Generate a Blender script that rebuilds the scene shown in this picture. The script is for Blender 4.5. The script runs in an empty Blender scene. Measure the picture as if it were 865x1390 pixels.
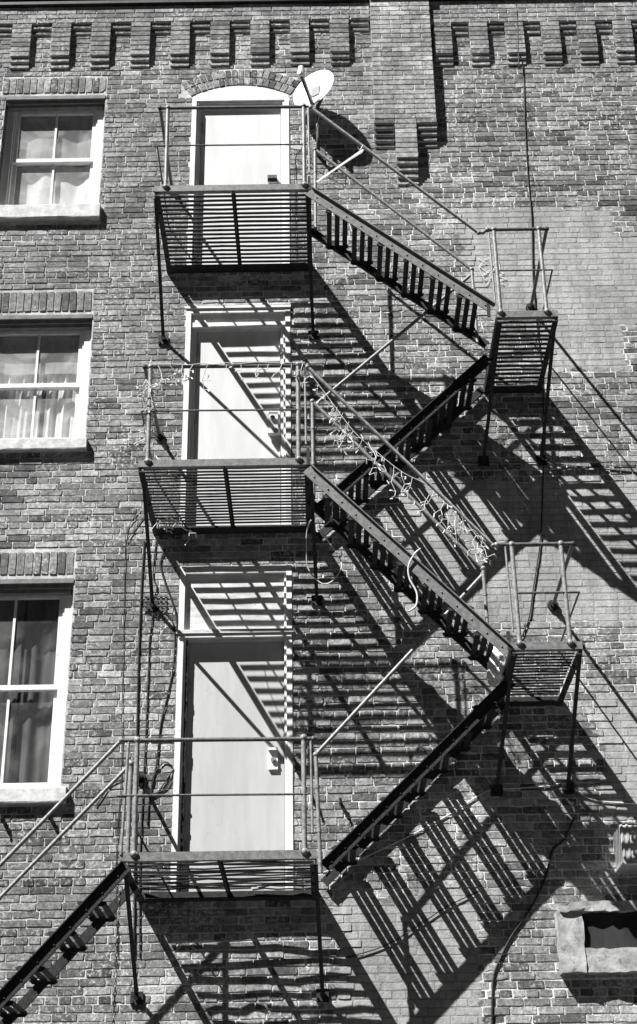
import bpy, math, random
from mathutils import Vector, Matrix
random.seed(7)
R = random.random
def U(a, b): return random.uniform(a, b)
scene = bpy.context.scene
COL = scene.collection
V = Vector

# ------------------------------------------------------------------ camera
TH, RO, DIST, EYE, FPX = math.radians(27.5), math.radians(0.87), 12.5, 1.6, 2050.0
Fw = V((0, math.cos(TH), math.sin(TH))); Rt0 = V((1, 0, 0)); Up0 = Rt0.cross(Fw)
Rt = Rt0 * math.cos(RO) - Up0 * math.sin(RO); Up = Rt0 * math.sin(RO) + Up0 * math.cos(RO)
CAM = V((0, -DIST, EYE))
def at(px, py, d=0.0):
    """point of the photograph (865 px wide) on the vertical plane d metres in front of the wall"""
    v = Fw + Rt * ((px - 432.5) / FPX) - Up * ((py - 650.0) / FPX)
    return CAM + v * ((-d - CAM.y) / v.y)
cd = bpy.data.cameras.new("camera"); cam = bpy.data.objects.new("camera", cd); COL.objects.link(cam)
m = Matrix((Rt, Up, -Fw)).transposed().to_4x4(); m.translation = CAM; cam.matrix_world = m
cd.sensor_fit = 'HORIZONTAL'; cd.sensor_width = 36.0; cd.lens = FPX / 865.0 * 36.0
cd.shift_y = -45.0 / 865.0; cd.clip_end = 2000.0; cd.clip_start = 0.1
scene.camera = cam

# ------------------------------------------------------------------ light
SUN = V((-1.06, -1.0, 1.83)).normalized()
w = bpy.data.worlds.new("World"); scene.world = w; w.use_nodes = True
nt = w.node_tree; nt.nodes.clear()
sky = nt.nodes.new('ShaderNodeTexSky'); sky.sky_type = 'NISHITA'; sky.sun_disc = False
sky.sun_elevation = math.asin(SUN.z); sky.sun_rotation = math.atan2(SUN.x, SUN.y) % (2 * math.pi)
sky.air_density = 0.3; sky.dust_density = 0.0; sky.altitude = 50
bw = nt.nodes.new('ShaderNodeSeparateColor'); bg = nt.nodes.new('ShaderNodeBackground'); wo = nt.nodes.new('ShaderNodeOutputWorld')
nt.links.new(sky.outputs[0], bw.inputs[0])   # red-filtered black-and-white sky; nt.links.new(bw.outputs[0], bg.inputs[0]); nt.links.new(bg.outputs[0], wo.inputs[0])
bg.inputs[1].default_value = 0.05
sl = bpy.data.lights.new("sun", 'SUN'); sl.energy = 5.0; sl.angle = math.radians(0.4); sl.color = (1, 0.995, 0.985)
so = bpy.data.objects.new("sun", sl); COL.objects.link(so); so.location = (-8, -8, 20)
so.rotation_euler = SUN.to_track_quat('Z', 'Y').to_euler()
vs = scene.view_settings
scene.display_settings.display_device = 'sRGB'
vs.view_transform = 'Standard'; vs.look = 'None'; vs.gamma = 1.0; vs.exposure = 1.2; vs.use_curve_mapping = False

# ------------------------------------------------------------------ materials
class NG:
    def __init__(s, name, rough=0.8, spec=0.3, metal=0.0):
        s.m = bpy.data.materials.new(name); s.m.use_nodes = True
        s.t = s.m.node_tree; s.b = s.t.nodes["Principled BSDF"]
        s.b.inputs["Roughness"].default_value = rough; s.b.inputs["Specular IOR Level"].default_value = spec
        s.b.inputs["Metallic"].default_value = metal
        s.tc = s.t.nodes.new('ShaderNodeTexCoord'); s.P = s.tc.outputs['Object']
        g = s.t.nodes.new('ShaderNodeNewGeometry'); s.pos = g.outputs['Position']
    def link(s, a, b): s.t.links.new(a, b)
    def val(s, sock, v):
        if isinstance(v, (int, float)): sock.default_value = v
        else: s.link(v, sock)
    def math(s, op, a, b=0.0, c=0.0, clamp=False):
        n = s.t.nodes.new('ShaderNodeMath'); n.operation = op; n.use_clamp = clamp
        s.val(n.inputs[0], a); s.val(n.inputs[1], b); s.val(n.inputs[2], c); return n.outputs[0]
    def noise(s, scale, detail=4, rough=0.6, vec=None, dist=0.0):
        n = s.t.nodes.new('ShaderNodeTexNoise'); n.inputs['Scale'].default_value = scale
        n.inputs['Detail'].default_value = detail; n.inputs['Roughness'].default_value = rough
        n.inputs['Distortion'].default_value = dist
        s.link(vec if vec else s.pos, n.inputs['Vector']); return n.outputs['Fac']
    def ramp(s, v, a, b, lo=0.0, hi=1.0):
        n = s.t.nodes.new('ShaderNodeMapRange'); n.interpolation_type = 'SMOOTHSTEP'
        s.val(n.inputs['Value'], v); n.inputs['From Min'].default_value = a; n.inputs['From Max'].default_value = b
        n.inputs['To Min'].default_value = lo; n.inputs['To Max'].default_value = hi; return n.outputs[0]
    def mix(s, f, a, b):
        n = s.t.nodes.new('ShaderNodeMix'); n.data_type = 'FLOAT'
        s.val(n.inputs['Factor'], f); s.val(n.inputs['A'], a); s.val(n.inputs['B'], b); return n.outputs['Result']
    def scaled(s, x, y, z):
        n = s.t.nodes.new('ShaderNodeVectorMath'); n.operation = 'MULTIPLY'; s.link(s.pos, n.inputs[0])
        n.inputs[1].default_value = (x, y, z); return n.outputs[0]
    def col(s, v): s.link(v, s.b.inputs['Base Color'])
    def bump(s, h, strength=0.5, dist=0.01):
        n = s.t.nodes.new('ShaderNodeBump'); n.inputs['Strength'].default_value = strength
        n.inputs['Distance'].default_value = dist; s.link(h, n.inputs['Height'])
        s.link(n.outputs[0], s.b.inputs['Normal'])
    def attr(s, name):
        n = s.t.nodes.new('ShaderNodeAttribute'); n.attribute_name = name; return n.outputs['Fac']
    def xyz(s):
        n = s.t.nodes.new('ShaderNodeSeparateXYZ'); s.link(s.pos, n.inputs[0]); return n.outputs

PATCH = ((1.45, 3.05, 10.7, 11.2), (1.5, 3.3, 9.8, 10.85), (2.15, 3.0, 9.25, 9.9), (0.75, 9, 6.65, 8.05), (2.35, 9, 4.9, 5.95), (0.1, 1.2, 3.2, 4.3))
def masonry(name):
    """bricks and their mortar; 'tone' (per brick) > 0 on a brick, < 0 on mortar"""
    g = NG(name, 0.92, 0.15)
    tone = g.attr('tone')
    isb = g.ramp(tone, -0.01, 0.0)
    X, Y, Z = g.xyz()
    wob = g.math('MULTIPLY', g.math('SUBTRACT', g.noise(3.0, 5, 0.7), 0.5), 0.55)
    Xw = g.math('ADD', X, wob); Zw = g.math('ADD', Z, wob)
    def box(x0, x1, z0, z1, s=0.02):
        a = g.math('MULTIPLY', g.ramp(Xw, x0 - s, x0 + s), g.ramp(Xw, x1 - s, x1 + s, 1, 0))
        b = g.math('MULTIPLY', g.ramp(Zw, z0 - s, z0 + s), g.ramp(Zw, z1 - s, z1 + s, 1, 0))
        return g.math('MULTIPLY', a, b)
    paint = box(*PATCH[0])
    for q in PATCH[1:]:
        paint = g.math('MAXIMUM', paint, box(*q))
    fine = g.noise(95, 4, 0.7); mid = g.noise(22, 4, 0.65); big = g.noise(1.1, 3, 0.5); streak = g.noise(1.0, 4, 0.6, g.scaled(9, 9, 1.2))
    # brick body
    b = g.math('MULTIPLY', tone, g.ramp(fine, 0.3, 0.7, 0.62, 1.3))
    b = g.math('MULTIPLY', b, g.ramp(mid, 0.35, 0.68, 0.7, 1.25))
    pits = g.ramp(g.noise(48, 5, 0.75), 0.60, 0.66)
    b = g.math('MULTIPLY', b, g.mix(pits, 1.0, 0.35))
    # old mortar smeared over the faces, in patches
    smear = g.math('MULTIPLY', g.ramp(g.noise(30, 5, 0.75), 0.50, 0.62), g.ramp(g.noise(2.3, 3, 0.6), 0.40, 0.60))
    b = g.mix(g.math('MULTIPLY', smear, 0.7), b, 0.5)
    # mortar
    mo = g.math('MULTIPLY', g.ramp(fine, 0.3, 0.7, 0.75, 1.15), g.ramp(g.noise(4.5, 4, 0.6), 0.35, 0.62, 0.36, 0.62))
    mo = g.math('MULTIPLY', mo, g.ramp(X, -1.6, 0.9, 0.78, 1.0))
    mo = g.mix(g.ramp(g.noise(14, 4, 0.7), 0.60, 0.66), mo, 0.06)
    c = g.mix(isb, mo, b)
    pc = g.math('MULTIPLY', g.ramp(mid, 0.3, 0.7, 0.80, 1.1), g.mix(isb, 0.235, 0.275))
    pc = g.math('MULTIPLY', pc, g.ramp(tone, 0.02, 0.3, 0.9, 1.12))
    wear = g.ramp(g.noise(17, 5, 0.75), 0.60, 0.68)
    c = g.mix(g.math('MULTIPLY', paint, g.math('SUBTRACT', 1.0, g.math('MULTIPLY', wear, 0.65))), c, pc)
    c = g.math('MULTIPLY', c, g.ramp(big, 0.3, 0.7, 0.98, 1.38))
    c = g.math('MULTIPLY', c, g.ramp(streak, 0.3, 0.7, 0.85, 1.12))
    g.col(c)
    h = g.math('ADD', g.math('MULTIPLY', fine, 0.35), g.math('MULTIPLY', g.noise(40, 5, 0.7), 0.9))
    g.bump(h, 0.75, 0.008)
    return g.m
M_BRICK = masonry("masonry")

def simple(name, lo, hi, scale=20, rough=0.7, spec=0.3, metal=0, bump=0.2, spots=None, stretch=None, amt=1.0, thr=0.60):
    g = NG(name, rough, spec, metal)
    v = g.scaled(*stretch) if stretch else None
    c = g.mix(g.ramp(g.noise(scale, 5, 0.65, v), 0.32, 0.68), lo, hi)
    if spots is not None:
        c = g.mix(g.math('MULTIPLY', g.ramp(g.noise(scale * 2.3, 5, 0.75), thr, thr + 0.04), amt), c, spots)
    g.col(c)
    if bump: g.bump(g.noise(scale * 4, 4, 0.6), bump, 0.004)
    return g.m
M_IRON = simple("old_painted_iron", 0.012, 0.03, 26, 0.65, 0.25, 0, 0.6, spots=0.09, thr=0.60)
M_STR = simple("weathered_grey_iron", 0.11, 0.20, 22, 0.5, 0.4, 0, 0.5, spots=0.05, thr=0.61)
M_PIPE = simple("galvanised_pipe", 0.14, 0.28, 30, 0.42, 0.5, 0, 0.35, spots=0.05, thr=0.62)
M_RAIL = simple("dull_rail_iron", 0.05, 0.12, 30, 0.5, 0.4, 0, 0.5, spots=0.03, thr=0.60)
M_DOOR = simple("white_door_paint", 0.52, 0.60, 3, 0.45, 0.4, 0, 0.08, spots=0.5, amt=0.25, stretch=(3, 3, .5))
M_DOORG = simple("pale_grey_door_paint", 0.40, 0.46, 3, 0.5, 0.35, 0, 0.08, spots=0.35, amt=0.4, stretch=(3, 3, .5))
M_TRIM = simple("old_white_trim", 0.58, 0.74, 9, 0.6, 0.3, 0, 0.35, spots=0.10, thr=0.655, stretch=(1, 1, .35))
M_TRANS = simple("weathered_board_paint", 0.42, 0.62, 12, 0.6, 0.3, 0, 0.5, spots=0.2, thr=0.63, stretch=(.4, 1, 1.6))
M_HEAD = simple("dusty_head_trim", 0.13, 0.2, 14, 0.7, 0.2, 0, 0.4, spots=0.08, thr=0.6)
M_SILL = simple("stone_sill", 0.42, 0.62, 12, 0.85, 0.2, 0, 0.7, spots=0.22, thr=0.62)
M_CORN = simple("black_cornice_board", 0.02, 0.045, 8, 0.5, 0.3, 0, 0.2, spots=0.09, thr=0.62)
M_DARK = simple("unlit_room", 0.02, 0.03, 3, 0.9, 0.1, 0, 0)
M_WHITE = simple("dish_white_paint", 0.66, 0.74, 6, 0.4, 0.4, 0, 0.02, spots=0.5, amt=.5)
M_PLAS = simple("grey_plastic", 0.25, 0.32, 20, 0.5, 0.4, 0, 0.1)
M_BLACKC = simple("black_cable_rubber", 0.012, 0.03, 30, 0.6, 0.3, 0, 0.1)
M_WIREW = simple("white_cable", 0.48, 0.6, 30, 0.5, 0.3, 0, 0)
M_CHAIN = simple("galvanised_chain", 0.16, 0.3, 60, 0.35, 0.6, 0.5, 0.2)
M_CONC = simple("rough_render", 0.22, 0.42, 9, 0.9, 0.15, 0, 1.0, spots=0.16, thr=0.60)
M_BOARD = simple("dark_panel", 0.02, 0.04, 3, 0.6, 0.2, 0, 0.1, stretch=(2, 2, .6))
M_DUCT = simple("bare_sheet_metal", 0.5, 0.65, 10, 0.35, 0.6, 0.35, 0.1, stretch=(.5, 1, 3))
M_CAULK = simple("perished_caulk", 0.02, 0.05, 40, 0.9, 0.1, 0, 0.9)
M_ASPH = simple("asphalt", 0.03, 0.05, 6, 0.9, 0.2, 0, 0.6, spots=0.08, thr=0.62)
M_PAVE = simple("pavement_concrete", 0.055, 0.085, 4, 0.9, 0.2, 0, 0.4, spots=0.15, thr=0.64)
M_CHALK = simple("white_paint_marker", 0.6, 0.7, 20, 0.8, 0.1, 0, 0)
def cloth(name, lo, hi):
    g = NG(name, 0.9, 0.1)
    g.col(g.mix(g.ramp(g.noise(3, 4, .6, g.scaled(6, 2, 1)), .35, .65), lo, hi))
    g.bump(g.noise(90, 3, .6), .2, .002); return g.m
M_CURT = cloth("white_lace", 0.62, 0.80); M_CURTG = cloth("grey_sheer", 0.07, 0.11); M_BLIND = cloth("grey_blind", 0.30, 0.40)
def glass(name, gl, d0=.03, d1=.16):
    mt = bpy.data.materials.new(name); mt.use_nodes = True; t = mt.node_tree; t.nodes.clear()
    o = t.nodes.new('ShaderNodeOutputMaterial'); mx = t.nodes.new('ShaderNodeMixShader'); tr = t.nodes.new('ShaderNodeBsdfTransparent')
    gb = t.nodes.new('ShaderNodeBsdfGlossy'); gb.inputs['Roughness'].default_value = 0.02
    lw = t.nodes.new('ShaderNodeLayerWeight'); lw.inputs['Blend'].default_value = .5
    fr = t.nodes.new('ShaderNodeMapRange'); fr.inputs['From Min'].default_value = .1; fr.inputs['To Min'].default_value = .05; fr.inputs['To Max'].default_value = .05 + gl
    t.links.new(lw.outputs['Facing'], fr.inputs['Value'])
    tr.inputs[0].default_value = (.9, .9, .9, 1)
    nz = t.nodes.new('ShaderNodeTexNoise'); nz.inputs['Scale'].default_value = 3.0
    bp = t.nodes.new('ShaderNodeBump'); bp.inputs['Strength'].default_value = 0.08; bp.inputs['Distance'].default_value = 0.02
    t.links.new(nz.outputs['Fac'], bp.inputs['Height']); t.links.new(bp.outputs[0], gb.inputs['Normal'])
    df = t.nodes.new('ShaderNodeBsdfDiffuse'); df.inputs[0].default_value = (.78, .78, .78, 1)   # thin dust, and on the upper windows a cloudy sky reflection painted in
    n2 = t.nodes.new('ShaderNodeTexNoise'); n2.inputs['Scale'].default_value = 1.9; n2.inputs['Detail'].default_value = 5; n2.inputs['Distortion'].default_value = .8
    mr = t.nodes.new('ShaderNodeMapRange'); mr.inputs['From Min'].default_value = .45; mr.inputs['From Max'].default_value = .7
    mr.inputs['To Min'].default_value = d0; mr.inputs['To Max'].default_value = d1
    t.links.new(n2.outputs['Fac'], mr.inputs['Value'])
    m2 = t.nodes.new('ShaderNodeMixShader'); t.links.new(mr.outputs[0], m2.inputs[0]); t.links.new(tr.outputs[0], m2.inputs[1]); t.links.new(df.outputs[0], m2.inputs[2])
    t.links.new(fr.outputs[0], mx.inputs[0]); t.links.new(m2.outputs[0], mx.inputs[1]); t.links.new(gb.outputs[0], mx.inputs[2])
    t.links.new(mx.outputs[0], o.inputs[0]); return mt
M_GLASS = glass("window_glass", 0.3, .03, .14); M_GLASSREFL = glass("painted_reflection_glass", 0.3, .12, .42)
def bagmat():
    g = NG("crumpled_clear_plastic", 0.12, 0.8); g.b.inputs['Base Color'].default_value = (.75, .75, .75, 1)
    g.b.inputs['Transmission Weight'].default_value = 0.35; g.bump(g.noise(30, 4, .7), .6, .01); return g.m
M_BAG = bagmat()

# ------------------------------------------------------------------ mesh builder
class MB:
    def __init__(s): s.v = []; s.f = []; s.t = []; s.sm = []
    def add(s, vs_, fs, tone=0.0, smooth=False):
        n = len(s.v); s.v += [tuple(p) for p in vs_]
        for f in fs: s.f.append(tuple(i + n for i in f)); s.t.append(tone); s.sm.append(smooth)
    def box(s, x0, x1, y0, y1, z0, z1, tone=0.0):
        s.add([(x0, y0, z0), (x1, y0, z0), (x1, y1, z0), (x0, y1, z0), (x0, y0, z1), (x1, y0, z1), (x1, y1, z1), (x0, y1, z1)],
              [(0, 3, 2, 1), (4, 5, 6, 7), (0, 1, 5, 4), (1, 2, 6, 5), (2, 3, 7, 6), (3, 0, 4, 7)], tone)
    def beam(s, p, q, w_, h_, up=(0, 0, 1), c=0.0):
        """bar from p to q; w_ across, h_ along 'up'; c chamfers its edges"""
        p, q = V(p), V(q); d = (q - p).normalized(); up = V(up); sd = d.cross(up).normalized(); up = sd.cross(d).normalized()
        if c:
            prof = [(-w_/2 + c, -h_/2), (w_/2 - c, -h_/2), (w_/2, -h_/2 + c), (w_/2, h_/2 - c), (w_/2 - c, h_/2), (-w_/2 + c, h_/2), (-w_/2, h_/2 - c), (-w_/2, -h_/2 + c)]
        else: prof = [(-w_/2, -h_/2), (w_/2, -h_/2), (w_/2, h_/2), (-w_/2, h_/2)]
        n = len(prof)
        vv = [p + sd * a + up * b for a, b in prof] + [q + sd * a + up * b for a, b in prof]
        s.add(vv, [tuple(range(n))[::-1], tuple(range(n, 2 * n))] + [(i, (i + 1) % n, n + (i + 1) % n, n + i) for i in range(n)])
    def tube(s, pts, r, n=10, caps=True):
        pts = [V(p) for p in pts]; rings = []
        a = (pts[1] - pts[0]).normalized(); nrm = a.orthogonal().normalized()
        for i, p in enumerate(pts):
            if i == 0: t = (pts[1] - p)
            elif i == len(pts) - 1: t = p - pts[i - 1]
            else: t = (pts[i + 1] - p).normalized() + (p - pts[i - 1]).normalized()
            t = t.normalized(); nrm = (nrm - t * nrm.dot(t)); nrm = nrm.normalized() if nrm.length > 1e-6 else t.orthogonal().normalized()
            b = t.cross(nrm)
            rings.append([p + (nrm * math.cos(2 * math.pi * k / n) + b * math.sin(2 * math.pi * k / n)) * r for k in range(n)])
        vv = [q for rg in rings for q in rg]; fs = []
        for i in range(len(pts) - 1):
            for k in range(n): fs.append((i * n + k, i * n + (k + 1) % n, (i + 1) * n + (k + 1) % n, (i + 1) * n + k))
        s.add(vv, fs, 0, True)
        if caps: s.add(rings[0], [tuple(range(n))[::-1]]); s.add(rings[-1], [tuple(range(n))])
    def ball(s, c, r, n=8, sz=(1, 1, 1)):
        c = V(c); vv = []; fs = []
        for i in range(n + 1):
            th = math.pi * i / n
            for k in range(n): ph = 2 * math.pi * k / n; vv.append(c + V((math.sin(th) * math.cos(ph) * r * sz[0], math.sin(th) * math.sin(ph) * r * sz[1], math.cos(th) * r * sz[2])))
        for i in range(n):
            for k in range(n): fs.append((i * n + k, (i + 1) * n + k, (i + 1) * n + (k + 1) % n, i * n + (k + 1) % n))
        s.add(vv, fs, 0, True)
    def brick(s, cx, cz, w_, h_, yf, yb, tone, rot=0.0, hi=True, j=0.0022, rad=None):
        """one brick face: ragged outline, arris, sides back to the mortar"""
        if w_ < 0.012 or h_ < 0.012: return
        if hi:
            nx = 3 if w_ > 0.12 else 2
            o = []
            c = 0.004
            for i in range(nx + 1): o.append((-w_/2 + c + (w_ - 2*c) * i / nx, -h_/2 + U(-j, j)))
            o.append((w_/2 + U(-j, j), -h_/2 + c + U(0, .004))); o.append((w_/2 + U(-j, j), h_/2 - c - U(0, .004)))
            for i in range(nx, -1, -1): o.append((-w_/2 + c + (w_ - 2*c) * i / nx, h_/2 + U(-j, j)))
            o.append((-w_/2 + U(-j, j), h_/2 - c - U(0, .004))); o.append((-w_/2 + U(-j, j), -h_/2 + c + U(0, .004)))
            if R() < 0.12:
                k = random.randrange(len(o)); o[k] = (o[k][0] * (1 - U(.03, .1)), o[k][1] * U(.6, .85))
        else: o = [(-w_/2, -h_/2), (w_/2, -h_/2), (w_/2, h_/2), (-w_/2, h_/2)]
        n = len(o); cr, sr = math.cos(rot), math.sin(rot); ar = 0.0025
        tl, tu = U(-.0015, .0015) / max(w_, .1), U(-.001, .001) / h_
        def P(u, v, y): return (cx + u * cr - v * sr, y + (u * tl + v * tu), cz + u * sr + v * cr)
        f = [P(u * (1 - 2 * ar / w_), v * (1 - 2 * ar / h_), yf) for u, v in o]
        g = [P(u, v, yf + ar * 0.8) for u, v in o]; b = [P(u, v, yb) for u, v in o]
        fs = [tuple(range(n))]
        for i in range(n):
            k = (i + 1) % n
            fs.append((i, n + i, n + k, k)); fs.append((n + i, 2*n + i, 2*n + k, n + k))
        s.add(f + g + b, fs, tone)
    def build(s, name, mat, parent=None, loc=None):
        me = bpy.data.meshes.new(name)
        if loc is not None:
            L = V(loc); s.v = [tuple(V(p) - L) for p in s.v]
        me.from_pydata(s.v, [], s.f); me.materials.append(mat)
        a = me.attributes.new('tone', 'FLOAT', 'FACE'); a.data.foreach_set('value', s.t)
        me.polygons.foreach_set('use_smooth', s.sm); me.update()
        o = bpy.data.objects.new(name, me); COL.objects.link(o)
        if parent: o.parent = parent
        if loc is not None: o.location = L - (origin(parent) if parent else V((0, 0, 0)))
        elif parent: o.location = -origin(parent)
        return o
ORI = {}
def origin(o): return ORI.get(o.name, V((0, 0, 0)))
def empty(name, loc, parent=None):
    o = bpy.data.objects.new(name, None); COL.objects.link(o); o.empty_display_size = 0.1
    ORI[o.name] = V(loc)
    if parent: o.parent = parent; o.location = V(loc) - origin(parent)
    else: o.location = loc
    return o
def tag(o, label=None, cat=None, group=None, kind=None):
    if label: o['label'] = label
    if cat: o['category'] = cat
    if group: o['group'] = group
    if kind: o['kind'] = kind
    return o
def reg(o, loc): ORI[o.name] = V(loc); return o

# ------------------------------------------------------------------ ground
b = MB(); b.box(-300, 300, -300, 60, -0.5, 0.0); tag(b.build("road", M_ASPH), kind='structure')
b = MB(); b.box(-60, 60, -2.4, 0.0, -0.3, 0.13); tag(b.build("pavement", M_PAVE), kind='structure')

# ------------------------------------------------------------------ building
BX0, BX1, BZ1 = -6.0, 6.0, 14.0
bld = empty("brick_building", (0, 0, 0))
tag(bld, "old brick building wall with three stacked white doors, sash windows and a corbelled brick cornice", "building")
CH, BL = 0.0664, 0.2135
WX0, WX1 = -3.30, -2.23
WINS = [(WX0, WX1, 11.31, 12.80), (WX0, WX1 + .02, 8.56, 9.98), (WX0, WX1 + .01, 5.20, 7.13)]
LINT = [(WX0 - .05, WX1, 12.84, 13.06), (WX0 - .05, WX1 + .0, 10.02, 10.26), (WX0 - .05, WX1 + .0, 7.17, 7.40)]
SILLS = [(WX0 - .08, WX1 + .03, 11.13, 11.31), (WX0 - .08, WX1 + .05, 8.43, 8.56), (WX0 - .08, WX1 + .07, 5.06, 5.20)]
DX0, DX1 = -1.29, -0.26
DOORS = [(DX0, DX1, 10.50, 12.92), (DX0 + .01, DX1, 7.58, 10.04), (DX0 + .03, DX1, 4.27, 7.23)]
AXC, AR = (DX0 + DX1) / 2, 1.036; AZC = 12.91 - AR                # arch centre of the top door
def arch_z(x, r=AR): return AZC + math.sqrt(max(r * r - (x - AXC) ** 2, 0))
openings = WINS + DOORS
excl = openings + LINT + SILLS
# backing (mortar) sheet with openings
def sheet(mb, x0, x1, z0, z1, y, holes, tone):
    xs = sorted({x0, x1, *[h[0] for h in holes], *[h[1] for h in holes]}); zs = sorted({z0, z1, *[h[2] for h in holes], *[h[3] for h in holes]})
    for i in range(len(xs) - 1):
        for k in range(len(zs) - 1):
            cx, cz = (xs[i] + xs[i+1]) / 2, (zs[k] + zs[k+1]) / 2
            if any(h[0] < cx < h[1] and h[2] < cz < h[3] for h in holes): continue
            mb.add([(xs[i], y, zs[k]), (xs[i+1], y, zs[k]), (xs[i+1], y, zs[k+1]), (xs[i], y, zs[k+1])], [(0, 1, 2, 3)], tone)
wall = MB(); MT = -0.5
sheet(wall, BX0, BX1, 0, BZ1 + .4, 0.0, openings, MT)
for (x0, x1, z0, z1) in openings:                                 # reveals
    D = 0.32; zt = z1
    wall.add([(x0, 0, z0), (x0, D, z0), (x0, D, z1), (x0, 0, z1)], [(0, 1, 2, 3)], .1)
    wall.add([(x1, 0, z0), (x1, 0, z1), (x1, D, z1), (x1, D, z0)], [(0, 1, 2, 3)], .1)
    wall.add([(x0, 0, z1), (x0, D, z1), (x1, D, z1), (x1, 0, z1)], [(0, 1, 2, 3)], .1)
    wall.add([(x0, 0, z0), (x1, 0, z0), (x1, D, z0), (x0, D, z0)], [(0, 1, 2, 3)], .1)
n = 16                                                            # spandrels beside the arch
for i in range(n):
    xa, xb = DX0 + (DX1 - DX0) * i / n, DX0 + (DX1 - DX0) * (i + 1) / n
    wall.add([(xa, 0, arch_z(xa)), (xb, 0, arch_z(xb)), (xb, 0, 12.92), (xa, 0, 12.92)], [(0, 1, 2, 3)], MT)
    wall.add([(xa, 0, arch_z(xa)), (xa, .1, arch_z(xa)), (xb, .1, arch_z(xb)), (xb, 0, arch_z(xb))], [(0, 1, 2, 3)], .1)
def tone():
    r = R()
    if r < 0.17: return U(0.07, 0.12)
    if r < 0.76: return U(0.13, 0.23)
    return U(0.23, 0.34)
def zone_tone(x, z):
    t = tone()
    if x > 1.3 and z > 11.1: t *= 0.9
    if x < -1.5 and z < 5.1: t *= 0.8
    if x < -1.3 and z > 9: t = t * 0.7 + 0.05
    return t
def busy(x0, x1, zc):                                             # free intervals of a course
    iv = [(x0, x1)]
    cut = [(e[0] - .004, e[1] + .004) for e in excl if e[2] - .02 < zc < e[3] + .02]
    dz = zc - AZC
    ro = AR + 0.225
    if zc > 12.74 and dz < ro:
        hw = min(math.sqrt(ro * ro - dz * dz), 0.635); cut.append((AXC - hw - .008, AXC + hw + .008))
    for a, c in cut:
        nx = []
        for p, q in iv:
            if c <= p or a >= q: nx.append((p, q)); continue
            if a > p: nx.append((p, a))
            if c < q: nx.append((c, q))
        iv = nx
    return iv
row = 0; z = 0.0
while z < BZ1 + .3:
    hdr = row % 7 == 3
    L = BL / 2 if hdr else BL
    ph = (row % 2) * BL / 2 + U(-.02, .02) + (0.05 if row % 3 else 0)
    h = CH - U(.009, .0115)
    zc = z + CH / 2
    hi = 3.0 < zc < 14.3
    for (a, c) in busy(BX0, BX1, zc):
        x = BX0 - L + (ph % L)
        while x < c:
            l = L * U(.97, 1.03) if not hdr else L * U(.95, 1.05)
            if not hdr and R() < .06: l *= U(.5, .75)
            p, q = max(x, a), min(x + l, c); x += l
            if q - p < 0.03: continue
            near = hi and -3.9 < p < 4.1
            jn = U(.008, .012)
            wall.brick((p + q) / 2, zc + U(-.0015, .0015) + .0025 * math.sin(p * 1.7 + row), q - p - jn, h + U(-.002, .002),
                       -(U(.0008, .0028) if any(q_[0] < p < q_[1] and q_[2] < zc < q_[3] for q_ in PATCH) else U(.0035, .009)), 0.004, zone_tone(p, zc), U(-.006, .006), near, j=0.0026)
    row += 1; z += CH
# brick heads over the windows and the segmental arch: part of the wall
for (x0, x1, z0, z1) in LINT:
    n = 15; p = (x1 - x0) / n
    for i in range(n):
        wall.brick(x0 + p * (i + .5), (z0 + z1) / 2, p - .010, z1 - z0 - U(.008, .014), -U(.006, .012), .004, random.choice([U(.08, .11), U(.12, .17), U(.16, .24)]), U(-.012, .012))
for k, n in ((0, 17), (1, 19)):
    r0 = AR + .006 + k * 0.112; r = r0 + .052; am = math.asin(0.535 / r0) if k == 0 else math.asin(0.60 / r0)
    for i in range(n):
        an = -am + 2 * am * (i + .5) / n
        wall.brick(AXC + r * math.sin(an), AZC + r * math.cos(an), 2 * am * r / n - .010, .102, -U(.007, .013), .004, random.choice([U(.05, .08), U(.09, .15), U(.16, .24)]), -an + U(-.015, .015))
wall.build("wall", M_BRICK, bld)

# frieze band over the corbels and its step courses
PX0, PX1 = 0.645, 1.305
def course_blocks(mb, x0, x1, z0, z1, yf, tone_f=None, yb=0.0):
    n = max(1, round((x1 - x0) / BL)); p = (x1 - x0) / n
    mb.box(x0 + .004, x1 - .004, yf + .006, yb, z0 + .0, z1, MT)
    off = 0
    for i in range(n):
        mb.brick(x0 + p * (i + .5), (z0 + z1) / 2, p - .009, z1 - z0 - .010, yf - U(0, .004), yb, (tone_f or tone)() , U(-.004, .004))
fz = MB()
for (xa, xb, zb) in ((-3.9, PX0 - .003, 13.79), (PX1 + .003, 4.1, 13.71)):
    z = zb; r = 0
    while z < 14.02:
        z2 = min(z + CH, 14.03)
        n = round((xb - xa) / BL); p = (xb - xa) / n
        fz.box(xa, xb, -.060, 0, z + .0005, z2, MT)
        for i in range(n + 1):
            c0 = max(xa, xa + p * (i - .5 * (r % 2))); c1 = min(xb, xa + p * (i + 1 - .5 * (r % 2)))
            if c1 - c0 > .03: fz.brick((c0 + c1) / 2, (z + z2) / 2, c1 - c0 - .010, z2 - z - .010, -.066 - U(0, .004), -.04, U(.12, .28))
        z = z2; r += 1
fz.build("frieze", M_BRICK, bld)
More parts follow.
